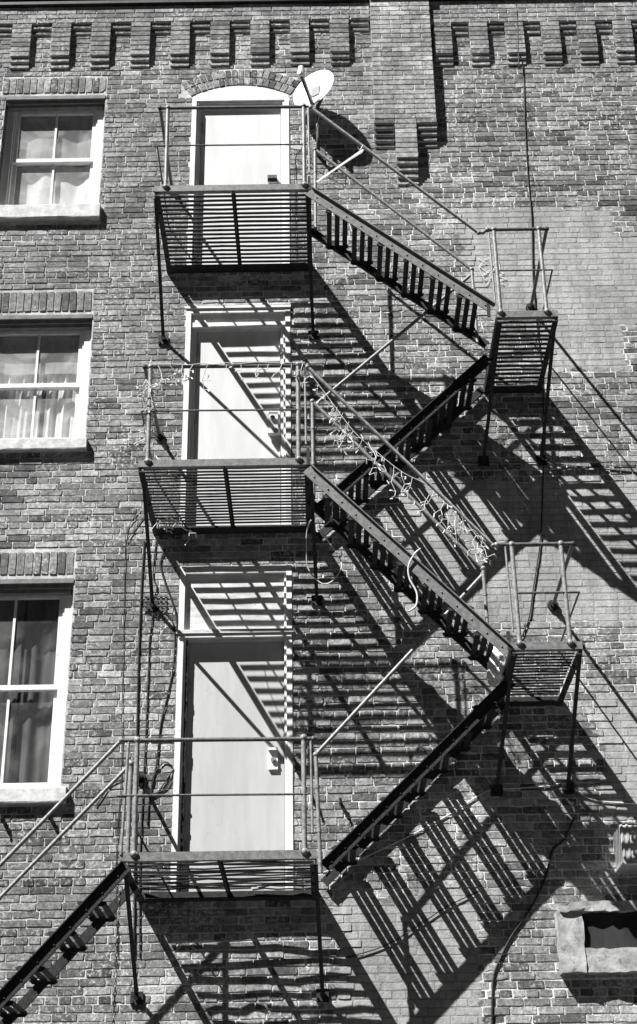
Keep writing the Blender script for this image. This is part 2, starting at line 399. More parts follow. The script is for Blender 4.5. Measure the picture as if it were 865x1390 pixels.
# corbel blocks
def dentil(x0, w_, z0, z1):
    mb = MB(); z = z0; i = 0
    n = round((z1 - z0) / CH); p = (z1 - z0) / n
    for i in range(n):
        yf = (-.022, -.044, -.066)[min(i, 2)]
        mb.box(x0 + .006, x0 + w_ - .006, yf + .006, .0, z + .002, z + p, MT)
        t = U(.09, .24)
        mb.brick(x0 + w_/2, z + p/2, w_ - .003, p - .010, yf - U(0, .003), 0, t)
        z += p
    mb.build("corbel_block", M_BRICK, bld)
def stepgap(x0, x1, z1):
    mb = MB()
    for k, yf in enumerate((-.044, -.022)):
        za = z1 - (k + 1) * CH
        mb.box(x0, x1, yf + .006, 0, za + .004, za + CH, MT)
        mb.brick((x0 + x1) / 2, za + CH / 2, x1 - x0 - .004, CH - .012, yf, 0, U(.08, .18))
    mb.build('corbel_step', M_BRICK, bld)
xs = []
x = -3.295
while x + .21 < PX0 + .02:
    wd = min(.213, PX0 - .004 - x); dentil(x, wd, 13.18, 13.79); xs.append(x); x += .4365
for a in xs: stepgap(a + .216, min(a + .4335, PX0 - .004), 13.79)
dentil(-3.295 - .4365, .213, 13.18, 13.79); stepgap(-3.295 - .2205, -3.298, 13.79)
x = PX1 + .026; xs = []
while x < 4.0: dentil(x, .205, 13.13, 13.71); xs.append(x); x += .3955
for a in xs: stepgap(a + .208, a + .392, 13.71)
# pilaster
pl = MB()
def pcourses(x0, x1, z0, z1, yf, tf, step=None):
    n = round((z1 - z0) / CH); p = (z1 - z0) / n; z = z0
    for i in range(n):
        y = step[i] if step and i < len(step) else yf
        nb = max(1, round((x1 - x0) / BL)); q = (x1 - x0) / nb
        pl.box(x0 + .005, x1 - .005, y + .006, 0, z, z + p, MT)
        off = (i % 2) * q / 2 if nb > 1 else 0
        xx = x0 - off
        while xx < x1 - .01:
            a, c = max(xx, x0), min(xx + q, x1)
            if c - a > .02: pl.brick((a + c) / 2, z + p/2, c - a - (.008 if nb > 1 else .002), p - .009, y - U(0, .0035), 0, tf())
            xx += q
        z += p
lt = lambda: U(.20, .36)
pcourses(PX0, PX1, 12.32, 14.05, -.115, lt)
pcourses(PX0, PX0 + .212, 12.01, 12.32, -.115, lambda: U(.08, .2), (-.020, -.044, -.068, -.092))
pcourses(PX1 - .212, PX1, 12.01, 12.32, -.115, lambda: U(.08, .2), (-.020, -.044, -.068, -.092))
pcourses(PX0 + .215, PX1 - .215, 11.80, 12.318, -.115, lt)
pcourses(PX0 + .218, PX1 - .218, 11.52, 11.80, -.115, lambda: U(.1, .22), (-.020, -.044, -.068, -.092))
pl.build("pilaster", M_BRICK, bld)
# cornice boards, parapet, roof, dark rooms
b = MB()
for a, c in ((BX0, PX0 - .004), (PX1 + .004, BX1)):
    b.box(a, c, -.105, .02, 14.04, 14.11); b.box(a, c, -.085, .02, 14.11, 14.16); b.box(a, c, -.15, .02, 14.16, 14.34); b.box(a, c, -.20, .02, 14.34, 14.40)
b.box(PX0 - .02, PX1 + .02, -.16, .01, 14.06, 14.16); b.box(PX0 - .02, PX1 + .02, -.17, .01, 14.162, 14.34); b.box(PX0 - .02, PX1 + .02, -.22, .01, 14.342, 14.40)
b.build("cornice", M_CORN, bld)
b = MB(); b.box(BX0, BX1, .02, 8, 14.30, 14.39); b.build("roof", M_CORN, bld)
b = MB()
b.box(BX0, BX0 + .2, .01, 8, 0, 14.3); b.box(BX1 - .2, BX1, .01, 8, 0, 14.3); b.box(BX0, BX1, 7.8, 8.0, 0, 14.3)
b.build("side_wall", M_BRICK, bld)
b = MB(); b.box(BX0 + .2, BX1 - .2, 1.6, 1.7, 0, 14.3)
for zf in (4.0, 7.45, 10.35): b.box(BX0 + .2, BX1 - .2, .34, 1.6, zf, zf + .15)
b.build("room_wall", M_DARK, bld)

# ------------------------------------------------------------------ windows
def window(x0, x1, z0, z1, sx, label, mg):
    p = (x0, 0, z0)
    fr = MB(); yf, yb = .10, .23
    wj = .085
    fr.box(x0, x0 + wj, yf, yb, z0, z1); fr.box(x1 - wj, x1, yf, yb, z0, z1)
    fr.box(x0 + wj, x1 - wj, yf + .002, yb, z1 - .09, z1); fr.box(x0 + wj, x1 - wj, yf + .01, yb, z0, z0 + .035)
    fr.box(x0 + wj, x0 + wj + .018, yf + .02, yb, z0 + .035, z1 - .09); fr.box(x1 - wj - .018, x1 - wj, yf + .02, yb, z0 + .035, z1 - .09)
    fr.box(x0 + .004, x0 + .022, yf - .012, yf, z0, z1); fr.box(x1 - .022, x1 - .004, yf - .012, yf, z0, z1)
    F = fr.build("window", M_TRIM, bld, loc=p); reg(F, p); F['label'] = label
    hd = MB(); hd.box(x0 + .002, x1 - .002, -.012, .10, z1 - .045, z1 - .002); hd.box(x0 + .002, x1 - .002, .016, .10, z1 - .085, z1 - .047); hd.box(x0 + .03, x1 - .03, .04, .10, z1 - .12, z1 - .087)
    hd.build("head_moulding", M_HEAD, F)
    a, c = x0 + wj + .018, x1 - wj - .018; zb, zt = z0 + .035, z1 - .09; zm = (zb + zt) / 2 - .01; xm = (a + c) / 2
    for k, (p0, p1, y) in enumerate(((zm, zt, .135), (zb, zm + .045, .172))):
        s = MB(); st = .04
        s.box(a, a + st, y, y + .035, p0, p1); s.box(c - st, c, y, y + .035, p0, p1)
        s.box(a + st, c - st, y, y + .035, p1 - .042, p1); s.box(a + st, c - st, y, y + .035, p0, p0 + (.045 if k == 0 else .065))
        s.box(xm - .011, xm + .011, y + .004, y + .030, p0 + .045, p1 - .042)
        s.build("sash", M_TRIM, F)
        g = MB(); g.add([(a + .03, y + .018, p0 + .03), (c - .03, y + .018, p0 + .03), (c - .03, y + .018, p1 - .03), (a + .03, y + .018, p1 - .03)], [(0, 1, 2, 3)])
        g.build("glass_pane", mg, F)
    sb = MB(); X0, X1, Z0, Z1 = sx; n = 10; pts = []
    prof = [(-.07, Z0), (-.075, Z0 + .012), (-.075, Z1 - .02), (-.06, Z1 - .004), (.066, Z1 + .012), (.066, Z0)]
    vv = []
    for i in range(n + 1):
        xx = X0 + (X1 - X0) * i / n
        for y, z in prof: vv.append((xx, y + U(-.002, .002), z + U(-.002, .002)))
    q = len(prof); fs = [tuple(range(q)), tuple(range(n * q, n * q + q))[::-1]]
    for i in range(n):
        for k in range(q): fs.append((i * q + k, (i + 1) * q + k, (i + 1) * q + (k + 1) % q, i * q + (k + 1) % q))
    sb.add(vv, fs); sb.build("sill", M_SILL, F)
    return F
window(*WINS[0], SILLS[0], "top sash window with bright cloud reflection painted into its glass and white fabric behind", M_GLASSREFL)
window(*WINS[1], SILLS[1], "middle sash window with white drapes behind the lower panes", M_GLASSREFL)
window(*WINS[2], SILLS[2], "tall lowest sash window with dark glass and grey curtains", M_GLASS)
def drape(x0, x1, z0, z1, y, amp, freq, seed, hem=0.0, tie=None):
    mb = MB(); nx, nz = 90, 26; rnd = random.Random(seed); ph = [rnd.uniform(0, 6.3) for _ in range(4)]
    vv = []
    for k in range(nz + 1):
        v = k / nz
        for i in range(nx + 1):
            u = i / nx; x = x0 + (x1 - x0) * u
            if tie: x = x0 + (x - x0) * (1 - tie * math.sin(v * math.pi) ** 2 * .8)
            yy = y + amp * (math.sin(u * freq + ph[0] + .6 * math.sin(v * 2 + ph[1])) + .5 * math.sin(u * freq * 2.3 + ph[2] + v))
            zz = z1 - (z1 - z0) * v * (1 + hem * math.sin(u * freq * .5 + ph[3]))
            vv.append((x, yy, zz))
    fs = [(k * (nx + 1) + i, (k + 1) * (nx + 1) + i, (k + 1) * (nx + 1) + i + 1, k * (nx + 1) + i + 1) for k in range(nz) for i in range(nx)]
    mb.add(vv, fs, 0, True); return mb
tag(drape(-3.22, -2.30, 12.02, 12.74, .20, .012, 9, 1).build("window_blind", M_BLIND), "pale grey blind drawn down behind the upper panes of the topmost window", "blind")
tag(drape(-3.25, -2.28, 11.42, 12.04, .235, .02, 11, 2, .12).build("curtain", M_CURT), "white cloth draped behind the lower panes of the topmost window", "curtain")
tag(drape(-3.22, -2.26, 9.42, 9.92, .20, .002, 5, 3).build("window_blind", M_BLIND), "grey roller blind pulled part way down in the middle window", "blind")
tag(drape(-3.25, -2.70, 8.60, 9.86, .26, .03, 22, 4).build("curtain", M_CURT), "white drape hanging in the left half of the middle window", "curtain")
tag(drape(-2.66, -2.27, 8.62, 9.86, .26, .03, 16, 5, .03).build("curtain", M_CURT), "white drape gathered in the right half of the middle window", "curtain")
tag(drape(-3.22, -2.70, 5.25, 7.05, .27, .015, 12, 6).build("curtain", M_CURTG), "dark grey sheer curtain in the left half of the tall lowest window", "curtain")
tag(drape(-2.68, -2.28, 5.25, 7.05, .28, .018, 10, 7).build("curtain", M_CURTG), "dark grey sheer curtain in the right half of the tall lowest window", "curtain")

# ------------------------------------------------------------------ doors
def door(x0, x1, z0, z1, leaf, ltop, mleaf, label, kind):
    p = ((x0 + x1) / 2, 0, z0)
    lx0, lx1 = leaf
    D = MB()
    D.box(lx0 + .004, lx1 - .004, .075, .12, z0, ltop)
    o = D.build("door", mleaf, bld, loc=p); reg(o, p); o['label'] = label
    f = MB()
    zt = z1 if kind != 'arch' else 12.73
    fx = .045
    for a, c in ((x0 - .004, x0 + fx), (x1 - fx, x1 + .004)):
        f.box(a, c, -.016, .05, z0, zt)
    f.box(x0 + fx, x0 + fx + .02, .012, .12, z0, zt); f.box(x1 - fx - .02, x1 - fx, .012, .12, z0, zt)
    f.box(x0 + fx + .02, lx0 - .002, .04, .12, z0, zt); f.box(lx1 + .002, x1 - fx - .02, .04, .12, z0, zt)
    if kind == 'arch':
        n = 14; vv = []
        a0, a1 = x0 + .0, x1 - .0
        for i in range(n + 1):
            x = a0 + (a1 - a0) * i / n; vv += [(x, -.002, 12.705), (x, -.002, arch_z(x) - .004), (x, .06, arch_z(x) - .004), (x, .06, 12.705)]
        fs = [(0, 3, 2, 1), (n*4, n*4+1, n*4+2, n*4+3)]
        for i in range(n):
            for k in range(4): fs.append((i*4 + k, (i+1)*4 + k, (i+1)*4 + (k+1) % 4, i*4 + (k+1) % 4))
        f.v = [(p_[0], p_[1], min(p_[2], 12.70)) for p_ in f.v]
        f.add(vv, fs)
        f.box(x0 + fx, x1 - fx, .022, .12, 12.685, 12.704); f.box(lx0, lx1, .035, .12, ltop + .003, 12.684)
    if kind == 'panel':
        f.box(x0 + fx, x1 - fx, -.014, .12, 9.97, zt); f.box(x0 + fx, x1 - fx, .02, .12, 9.868, 9.968); f.box(x0 + fx, x1 - fx, .0, .12, ltop + .015, 9.866); f.box(lx0, lx1, .05, .12, ltop + .003, ltop + .013)
        f.box(x0 - .02, x1 + .01, -.03, -.0165, zt - .022, zt + .004)
    f.build("door_frame", M_TRIM, o)
    if kind == 'transom':
        t = MB()
        t.box(x0 + fx, x1 - fx, -.014, .12, 7.155, zt)                      # top rail
        t.build('transom_frame', M_TRANS, o); t = MB()
        t.box(x0 - .02, x1 + .02, -.045, .12, 6.565, 6.60); t.box(x0 + .0, x1 + .0, -.032, .12, 6.53, 6.563); t.box(lx0, lx1, .03, .12, ltop + .003, 6.528)
        t.build("transom_moulding", M_TRANS, o)
        t = MB(); t.box(x0 + fx + .021, x1 - fx - .021, .031, .07, 6.602, 7.153); t.build("transom_panel", M_TRANS, o)
        ck = MB(); z = z0; ck.box(x0 + fx + .020, x0 + fx + .0235, .026, .0395, z0, 6.5)
        while z < 6.5:
            h = U(.02, .05)
            if R() < .8: ck.box(x0 + fx + .021 , x0 + fx + .021 + U(.008, .024), .026 - U(0, .012), .0395, z, z + h)
            z += h
        ck.build("weather_strip", M_CAULK, o)
    for zz in hinge_z[kind]:
        h = MB(); h.box(lx0 - .006, lx0 + .022, .058, .075, zz, zz + .13); h.tube([(lx0 + .0, .058, zz), (lx0 + .0, .058, zz + .13)], .009, 8)
        h.build("hinge", M_PLAS, o)
    return o, lx1
hinge_z = {'arch': (10.85, 11.65, 12.32), 'panel': (8.02, 8.75, 9.52), 'transom': (4.62, 5.35, 6.05)}
d1, _ = door(*DOORS[0], (-1.20, -.345), 12.655, M_DOOR, "white door under a segmental brick arch at the topmost landing", 'arch')
d2, _ = door(*DOORS[1], (-1.18, -.355), 9.80, M_DOOR, "plain white door of the middle landing with a boxed head", 'panel')
d3, _ = door(*DOORS[2], (-1.175, -.325), 6.515, M_DOORG, "pale grey door of the lowest landing under a boarded transom", 'transom')
def lock(par, x, z):
    b = MB(); b.box(x - .04, x + .04, .050, .075, z - .07, z + .09, 0); b.box(x - .04, x + .04, .015, .075, z + .092, z + .112)
    b.build("lock_plate", M_TRIM, par)
    b = MB(); b.tube([(x + .004, .048, z + .01), (x + .004, .030, z + .01)], .024, 14); b.tube([(x + .004, .030, z + .01), (x + .004, .024, z + .01)], .012, 12)
    b.build("lock_cylinder", M_PIPE, par)
lock(d3, -.425, 5.42)
b = MB(); b.box(-.47, -.38, .045, .075, 8.62, 8.86); b.box(-.475, -.375, -.012, .045, 8.60, 8.655); b.build("lock_plate", M_DOOR, d2)
b = MB(); b.tube([(-.43, .045, 8.79), (-.43, .022, 8.79)], .024, 14); b.build("lock_cylinder", M_PIPE, d2)
b = MB(); b.box(-.485, -.385, .01, .075, 11.66, 11.70); b.box(-.475, -.395, .03, .075, 11.60, 11.658); b.build("latch", M_RAIL, d1)

# graffiti scribble on the wall by the upper small landing
g = MB()
gs = [[(648, 350), (660, 357), (651, 362), (663, 370), (654, 372), (650, 362), (658, 352), (666, 349), (668, 360), (676, 352), (679, 364), (672, 371), (680, 375)],
      [(655, 376), (662, 368), (672, 366), (684, 370), (676, 375), (688, 378), (678, 380), (684, 386), (672, 382)],
      [(652, 368), (658, 380), (668, 374), (660, 388)], [(664, 353), (672, 362), (664, 374)]]
for s_ in gs:
    pts = [at(x, y, .0125) for x, y in s_]
    for p, q in zip(pts, pts[1:]): g.beam(p, q, .0012, .0055, up=(p - q).cross(V((0, 1, 0))))
g.build("graffiti", M_CHALK, bld)

# ------------------------------------------------------------------ fire escape
fe = empty("fire_escape", (0, -.6, 0))
tag(fe, "black iron fire escape of five slatted landings joined by zigzag stairs on the brick wall", "fire escape")
ZP = [10.54, 7.635, 4.325]; ZR = [9.085, 5.945]; DP = 1.27
def landing(x0, x1, z, nsl, lab=None, mid=True, ragged=0.0, hole=None):
    o = empty("landing", ((x0 + x1) / 2, -DP, z), fe)
    if lab: o['label'] = lab
    g = MB(); p = (DP - .09) / nsl
    for i in range(nsl):
        y = -DP + .045 + p * (i + .5)
        segs = [(x0 + .03, x1 - .03)]
        if ragged and R() < .35: c = U(x0 + .5, x1 - .4); segs = [(x0 + .03, c), (c + .012, x1 - .03)]
        for a, c in segs:
            n = 5; pts = [(a + (c - a) * k / n, y + U(-.0035, .0035) * (1 + 2 * ragged), z - .004 + U(-.002, .002) * (1 + 3 * ragged)) for k in range(n + 1)]
            for k in range(n): g.beam(pts[k], V(pts[k + 1]) + V((.001, 0, 0)), p * .49, .007)
    g.build("slat_grating", M_IRON, o)
    f = MB(); f.beam((x0, -DP, z - .02), (x1, -DP, z - .02), .010, .065); f.box(x0, x1, -DP + .006, -DP + .045, z - .052, z - .044)
    f.build("front_angle", M_STR, o)
    for x, s in ((x0 + .003, 1), (x1 - .003, -1)):
        f = MB(); f.box(min(x, x + s * .010), max(x, x + s * .010), -DP + .008, -.004, z - .085, z + .0); f.box(min(x, x + s * .05), max(x, x + s * .05), -DP + .01, -.004, z - .093, z - .0855)
        for yy in (-.3, -.65, -1.0): f.tube([(x + s * .03, yy, z - .11), (x + s * .03, yy, z - .09)], .010, 6)
        f.build("side_beam", M_IRON, o)
    if mid:
        f = MB(); xm = (x0 + x1) / 2 + .0; f.box(xm - .02, xm + .02, -DP + .01, -.004, z - .018, z - .0095); f.box(xm - .005, xm + .005, -DP + .01, -.004, z - .06, z - .019)
        f.build("centre_beam", M_IRON, o)
    f = MB(); f.box(x0, x1, -.035, -.010, z - .085, z - .012); f.box(x0, x1, -.150, -.036, z - .092, z - .084); f.build("wall_beam", M_IRON, o)
    return o
PX = (-1.50, -.035)
landing(PX[0] + .01, PX[1] + .01, ZP[0], 18, "topmost slatted landing under the arched door")
landing(PX[0] - .02, PX[1] - .03, ZP[1], 20, "middle door landing tangled with string lights")
landing(PX[0] - .02, PX[1] - .02, ZP[2], 19, "lowest door landing with bent and broken slats", ragged=1.6)
RX = [(1.60, 2.15), (1.50, 2.07)]
landing(*RX[0], ZR[0], 16, "upper small turning landing", mid=False)
landing(*RX[1], ZR[1], 17, "lower small turning landing", mid=False)

# struts down to the wall
def strut(x, z, xf, zf):
    s = MB(); s.beam((x, -DP + .05, z - .09), (xf, -.02, zf), .032, .014, up=(0, 1, 0))
    o = s.build("strut", M_IRON, fe)
    f = MB(); f.box(xf - .05, xf + .05, -.026, -.0095, zf - .06, zf + .04)
    for dx in (-.035, .035): f.tube([(xf + dx, -.026, zf - .04), (xf + dx, -.042, zf - .04)], .010, 6)
    f.tube([(xf, -.02, zf), (xf, -.06, zf - .01)], .022, 8)
    f.build("base_plate", M_IRON, o).location = (0, 0, 0)
    return o
for k, (zl, zr) in enumerate(((9.67, 9.70), (6.85, 6.88), (3.50, 3.50))):
    strut(PX[0] + .02, ZP[k], -1.50 + (.0 if k else .0), zl); strut(PX[1] - .03, ZP[k], -.03, zr)
strut(1.63, ZR[0], 1.55, 8.27); strut(2.12, ZR[0], 2.09, 8.27); strut(1.52, ZR[1], 1.46, 5.13); strut(2.05, ZR[1], 2.06, 5.14)

# flights
def flight(xa, za, xb, zb, n, do, di, lab, mo=M_STR, bp=.074, bwd=.046):
    """stringers' top edge runs from (xa, za) at the upper end to (xb, zb)"""
    o = empty("stair_flight", (xa, -do, za), fe); o['label'] = lab
    sl_ = (zb - za) / (xb - xa); L = math.hypot(xb - xa, zb - za); s = 1 if xb > xa else -1
    H = .098
    up = V((-(zb - za) * s, 0, abs(xb - xa))).normalized()
    for d, out, mm in ((do, -1, mo), (di, 1, M_IRON)):
        f = MB(); A, B = V((xa, -d, za)), V((xb, -d, zb)); H = .098 if d == do else .072
        if d != do: A.z -= .012; B.z -= .012
        f.beam(A - up * H / 2, B - up * H / 2, .009, H, up=up)
        f.beam(A - up * .004 + V((0, out * .020, 0)), B - up * .004 + V((0, out * .020, 0)), .030, .008, up=up)
        if mo is not M_STR or d == di: f.beam(A - up * (H - .004) + V((0, out * .016, 0)), B - up * (H - .004) + V((0, out * .016, 0)), .022, .008, up=up)
        if out < 0:
            for i in range(n * 2): f.ball(A.lerp(B, (i + .6) / (n * 2)) - up * .06 + V((0, -.005, 0)), .009, 6)
        f.build("stringer", mm, o)
    me = None
    w_ = (xb - xa) / (n + 1)
    for i in range(n):
        xc = xa + w_ * (i + 1); zc = za + sl_ * (xc - xa) - .055
        if me is None:
            t = MB()
            for k in (-1, 0, 1):
                t.beam((k * bp, -do + .006, 0), (k * bp, -di - .006, U(-.002, .002)), bwd, .009)
            for y in (-do + .024, -di - .024):
                t.box(-.108, .108, y - .018, y + .018, -.0125, -.0055)
                t.add([(-.108, y + .018 * (1 if y > -.8 * do else -1), -.0125), (.108, y + .018 * (1 if y > -.8 * do else -1), -.0125), (.085, y + .018 * (1 if y > -.8 * do else -1), -.034), (-.085, y + .018 * (1 if y > -.8 * do else -1), -.034),
                       (-.108, y + .012 * (1 if y > -.8 * do else -1), -.0125), (.108, y + .012 * (1 if y > -.8 * do else -1), -.0125), (.085, y + .012 * (1 if y > -.8 * do else -1), -.034), (-.085, y + .012 * (1 if y > -.8 * do else -1), -.034)],
                      [(0, 1, 2, 3), (7, 6, 5, 4), (0, 4, 5, 1), (1, 5, 6, 2), (2, 6, 7, 3), (3, 7, 4, 0)])
            tr = t.build("tread", M_IRON); me = tr.data; COL.objects.unlink(tr); bpy.data.objects.remove(tr)
        q = bpy.data.objects.new("tread", me); COL.objects.link(q); q.parent = o
        q.location = V((xc, 0, zc)) - origin(o); q.rotation_euler = (U(-.01, .01), U(-.03, .03), 0)
    return o
DI, DB, DW = .68, .62, .08
flight(-.02, 10.50, 1.60, 9.165, 6, DP, DI, "uppermost flight, falling to the right from the topmost landing")
flight(1.56, 9.05, -.04, 7.505, 7, DB, DW, "flight behind, falling left from the upper small landing", M_IRON, .066, .050)
flight(-.06, 7.575, 1.52, 5.915, 7, DP, DI, "flight falling right from the middle landing beneath the string lights", M_STR, .066, .046)
flight(1.54, 5.905, -.03, 4.395, 7, DB, DW, "flight falling left from the lower small landing to the lowest door landing", M_IRON, .066, .050)
flight(-1.50, 4.275, -5.25, 0.15, 17, DP, DI, "lowest flight falling left towards the pavement", M_IRON)

# railings
def fit(mb, p, r=.028): mb.ball(p, r, 8)
def railing(segs_top, segs_mid, posts, base):
    o = empty("railing", base, fe)
    t = MB()
    for s_ in segs_top:
        t.tube(s_, .0165, 10)
        for q in (s_[0], s_[-1]): fit(t, q, .023)
    t.build("top_rail", M_RAIL, o)
    t = MB()
    for s_ in segs_mid: t.tube(s_, .0085, 6)
    t.build("mid_rail", M_RAIL, o)
    for (p, q, r) in posts:
        t = MB(); t.tube([p, q], r, 10)
        if r > .014:
            t.ball(p, r * 1.5, 8); t.ball(q, r * 1.5, 8); t.box(p[0] - .03, p[0] + .03, p[1] - .02, p[1] + .03, p[2] - .005, p[2] + .012)
        t.build("post", M_PIPE, o)
    return o
D_ = -DP - .004
def mainrail(k, zt, zm, xl, xr, pl_, pr, xth, left_side=True):
    z = ZP[k]
    tops = [[(xl, D_, zt), (xr, D_, zt - .01)]]; mids = [[(xl - .01, D_ - .012, zm), (pr + .03, D_ - .012, zm - .01)]]
    if left_side:
        tops.append([(xl, D_, zt), (xl - .0, -.0, zt + .01)]); mids.append([(xl - .01, D_ - .012, zm), (xl - .02, 0, zm + .01)])
    railing(tops, mids, [((pl_, D_, z + .0), (pl_ - .01, D_, zt), .0195), ((pr, D_, z + .0), (pr, D_, zt), .0195), ((xth, D_, z + .14), (xth - .005, D_, zt), .010)], (xl, D_, z))
mainrail(0, 11.49, 11.02, -1.47, -.02, -1.385, -.09, -.04)
mainrail(1, 8.57, 8.12, -1.50, -.08, -1.44, -.165, -.10)
mainrail(2, 5.20, 4.765, -1.55, -.07, -1.415, -.145, -.085, False)
# extra uprights and side rail of the lowest landing
railing([[(-1.545, -.70, 5.19), (-1.55, -.0, 5.28)]], [[(-1.53, -.70, 4.76), (-1.53, 0, 4.78)]],
        [((-1.51, D_, 4.32), (-1.49, D_, 5.20), .012), ((-1.535, -.70, 4.33), (-1.54, -.70, 5.19), .0195)], (-1.53, -.7, 4.33))
def smallrail(k, zt, zm, xl, xr, p1, p2, xth):
    z = ZR[k]
    railing([[(xl, D_, zt), (xr, D_, zt)], [(xr, D_, zt), (xr + .0, 0, zt - .02)]],
            [[(p1, D_ - .012, zm), (xr + .01, D_ - .012, zm)], [(xr + .01, D_ - .012, zm), (xr + .01, 0, zm)]],
            [((p1, D_, z), (p1 - .002, D_, zt), .0195), ((p2, D_, z), (p2, D_, zt), .0195), ((xth + .01, D_, z + .1), (xth, D_, zt), .0095)], (xl, D_, z))
smallrail(0, 9.99, 9.525, 1.58, 2.125, 1.64, 2.05, 1.59)
smallrail(1, 6.81, 6.375, 1.45, 2.075, 1.575, 1.975, 1.52)
# wall flanges of the side rails
for x, z in ((2.125, 9.97), (2.075, 6.79), (-1.47, 11.5), (-1.50, 8.58), (-1.55, 5.28)):
    t = MB(); t.tube([(x, -.004, z), (x, -.03, z)], .05, 12); t.tube([(x, -.03, z), (x, -.07, z)], .03, 10); t.build("wall_flange", M_IRON, fe)
for x, z in ((-.045, 10.54), (-.085, 7.64), (1.535, 9.10), (1.49, 5.95)):     # newel plates where flights meet landings
    t = MB(); t.box(x - .014, x + .014, D_ - .004, D_ + .012, z - .06, z + .10); t.build("newel_plate", M_IRON, fe)
# sloping handrails
def handrail(pts, r=.0165, posts=(), mat=M_PIPE):
    t = MB(); t.tube(pts, r, 10)
    for p in (pts[0], pts[-1]): t.ball(p, r * 1.5, 8)
    for p in pts[1:-1]: t.ball(p, r * 1.25, 8)
    o = t.build("handrail", mat, fe)
    for a, c in posts:
        q = MB(); q.tube([a, c], .0165, 10); q.ball(c, .024, 8)
        for f_ in (.35, .72): m_ = V(a).lerp(V(c), f_); q.tube([m_ - V((0, 0, .012)), m_ + V((0, 0, .012))], .021, 8)
        q.build("post", M_PIPE, o).location = (0, 0, 0)
handrail([(-.02, D_, 11.47), (1.50, D_, 9.955), (1.54, D_, 9.96), (1.58, D_, 9.99)])
handrail([(.015, -.69, 11.44), (1.485, -.69, 9.965)], posts=[((.01, -.69, 10.45), (.015, -.69, 11.44)), ((1.49, -.69, 9.14), (1.485, -.69, 9.965))])
handrail([(1.485, -.66, 9.93), (-.02, -.66, 8.52)])
handrail([(-.08, D_, 8.545), (1.42, D_, 6.805), (1.45, D_, 6.81)])
handrail([(-.045, -.69, 8.54), (1.395, -.69, 6.86)], posts=[((-.045, -.69, 7.55), (-.045, -.69, 8.54)), ((1.40, -.69, 6.00), (1.395, -.69, 6.86))])
handrail([(1.395, -.66, 6.82), (-.055, -.66, 5.255)], posts=[((-.03, -.67, 4.30), (-.055, -.66, 5.255))])
handrail([(-1.55, D_, 5.20), (-2.42, D_, 4.24), (-5.25, D_, 1.13)], posts=[((-4.0, D_, 1.5), (-4.0, D_, 2.49)), ((-5.2, D_, .13), (-5.2, D_, 1.18))])
handrail([(-1.54, -.70, 5.19), (-2.51, -.70, 4.14), (-5.3, -.70, 1.10)], posts=[((-5.2, -.70, .13), (-5.2, -.70, 1.20))])

# ------------------------------------------------------------------ satellite dish
DC = at(427, 122, .235); dn = V((-.50, -.85, .17)).normalized()
dish = empty("satellite_dish", DC + V((.02, .3, -.6))); tag(dish, "white satellite dish on a short mast beside the top landing's right rail", "satellite dish")
dx = dn.cross(V((0, 0, 1))).normalized(); du = dx.cross(dn).normalized()
b = MB(); nr, na = 8, 40; rad = .25
vv = []
for side in (0, 1):
    for i in range(nr + 1):
        r = rad * i / nr
        for k in range(na):
            a = 2 * math.pi * k / na
            vv.append(DC + dx * (r * math.cos(a)) + du * (r * 1.06 * math.sin(a)) + dn * (.055 * (r / rad) ** 2 - .03 - .006 * side))
fs = []; off = (nr + 1) * na
for side in (0, 1):
    for i in range(nr):
        for k in range(na):
            q = (i * na + k, i * na + (k + 1) % na, (i + 1) * na + (k + 1) % na, (i + 1) * na + k); q = tuple(j_ + side * off for j_ in q)
            fs.append(q if side == 0 else q[::-1])
for k in range(na): fs.append((nr * na + k, nr * na + (k + 1) % na, off + nr * na + (k + 1) % na, off + nr * na + k))
b.add(vv, fs, 0, True); b.build("reflector", M_WHITE, dish)
b = MB(); foot = DC - du * .24; tip = DC + dn * .27 - du * .04
b.beam(foot, tip, .028, .04, up=du); b.build("feed_arm", M_PLAS, dish)
b = MB(); td = (DC - tip).normalized()
b.beam(tip - td * .04, tip + td * .03, .045, .05, up=du, c=.01); b.beam(tip + V((0, 0, -.03)), tip + V((0, 0, .10)), .055, .045, up=dn, c=.01); b.build("receiver", M_WHITE, dish)
mx_ = DC.x + .03
b = MB(); b.tube([DC - dn * .05, DC - dn * .13 - V((0, 0, .03)), (mx_, -.17, DC.z - .18), (mx_, -.17, DC.z - .58), (mx_, -.12, DC.z - .68), (mx_, -.01, DC.z - .70)], .021, 12); b.build("mast", M_RAIL, dish)
b = MB(); b.box(mx_ - .07, mx_ + .07, -.016, -.0095, DC.z - .80, DC.z - .60); b.build("wall_plate", M_RAIL, dish); b = MB(); b.beam(DC - dn * .04 - du * .07, DC - dn * .04 + du * .07, .10, .05, up=dn); b.build("bracket", M_RAIL, dish)
b = MB(); b.tube([tip - du * .02, foot + dn * .04 - du * .03, DC - du * .32 - dn * .06, (mx_ + .03, -.27, DC.z - .3), (mx_ - .02, -.28, DC.z - .6), (mx_ - .10, -.2, DC.z - .63), (mx_ - .24, -.02, DC.z - .72), (mx_ - .25, -.02, DC.z - 1.0), (mx_ - .24, -.02, 10.6)], .0045, 6)
b.build("coaxial_cable", M_BLACKC, dish)
# pale tie strips between handrail and landing
b = MB(); A = at(493, 203, DP + .03); B = at(430, 247, DP + .03)
b.beam(A, B, .020, .006, up=(0, 1, 0)); b.beam(A + V((-.01, .02, -.01)), B + V((.03, .02, .05)), .014, .006, up=(0, 1, 0))
b.tube([A + V((-.03, -.02, -.02)), A + V((.0, -.03, .03)), A + V((.02, .03, .04)), A + V((-.02, .03, -.03)), A + V((-.05, -.01, .03))], .004, 5)
tag(b.build("tie_strap", M_TRIM), "white strap tied from the uppermost handrail down to the topmost landing's corner", "strap")

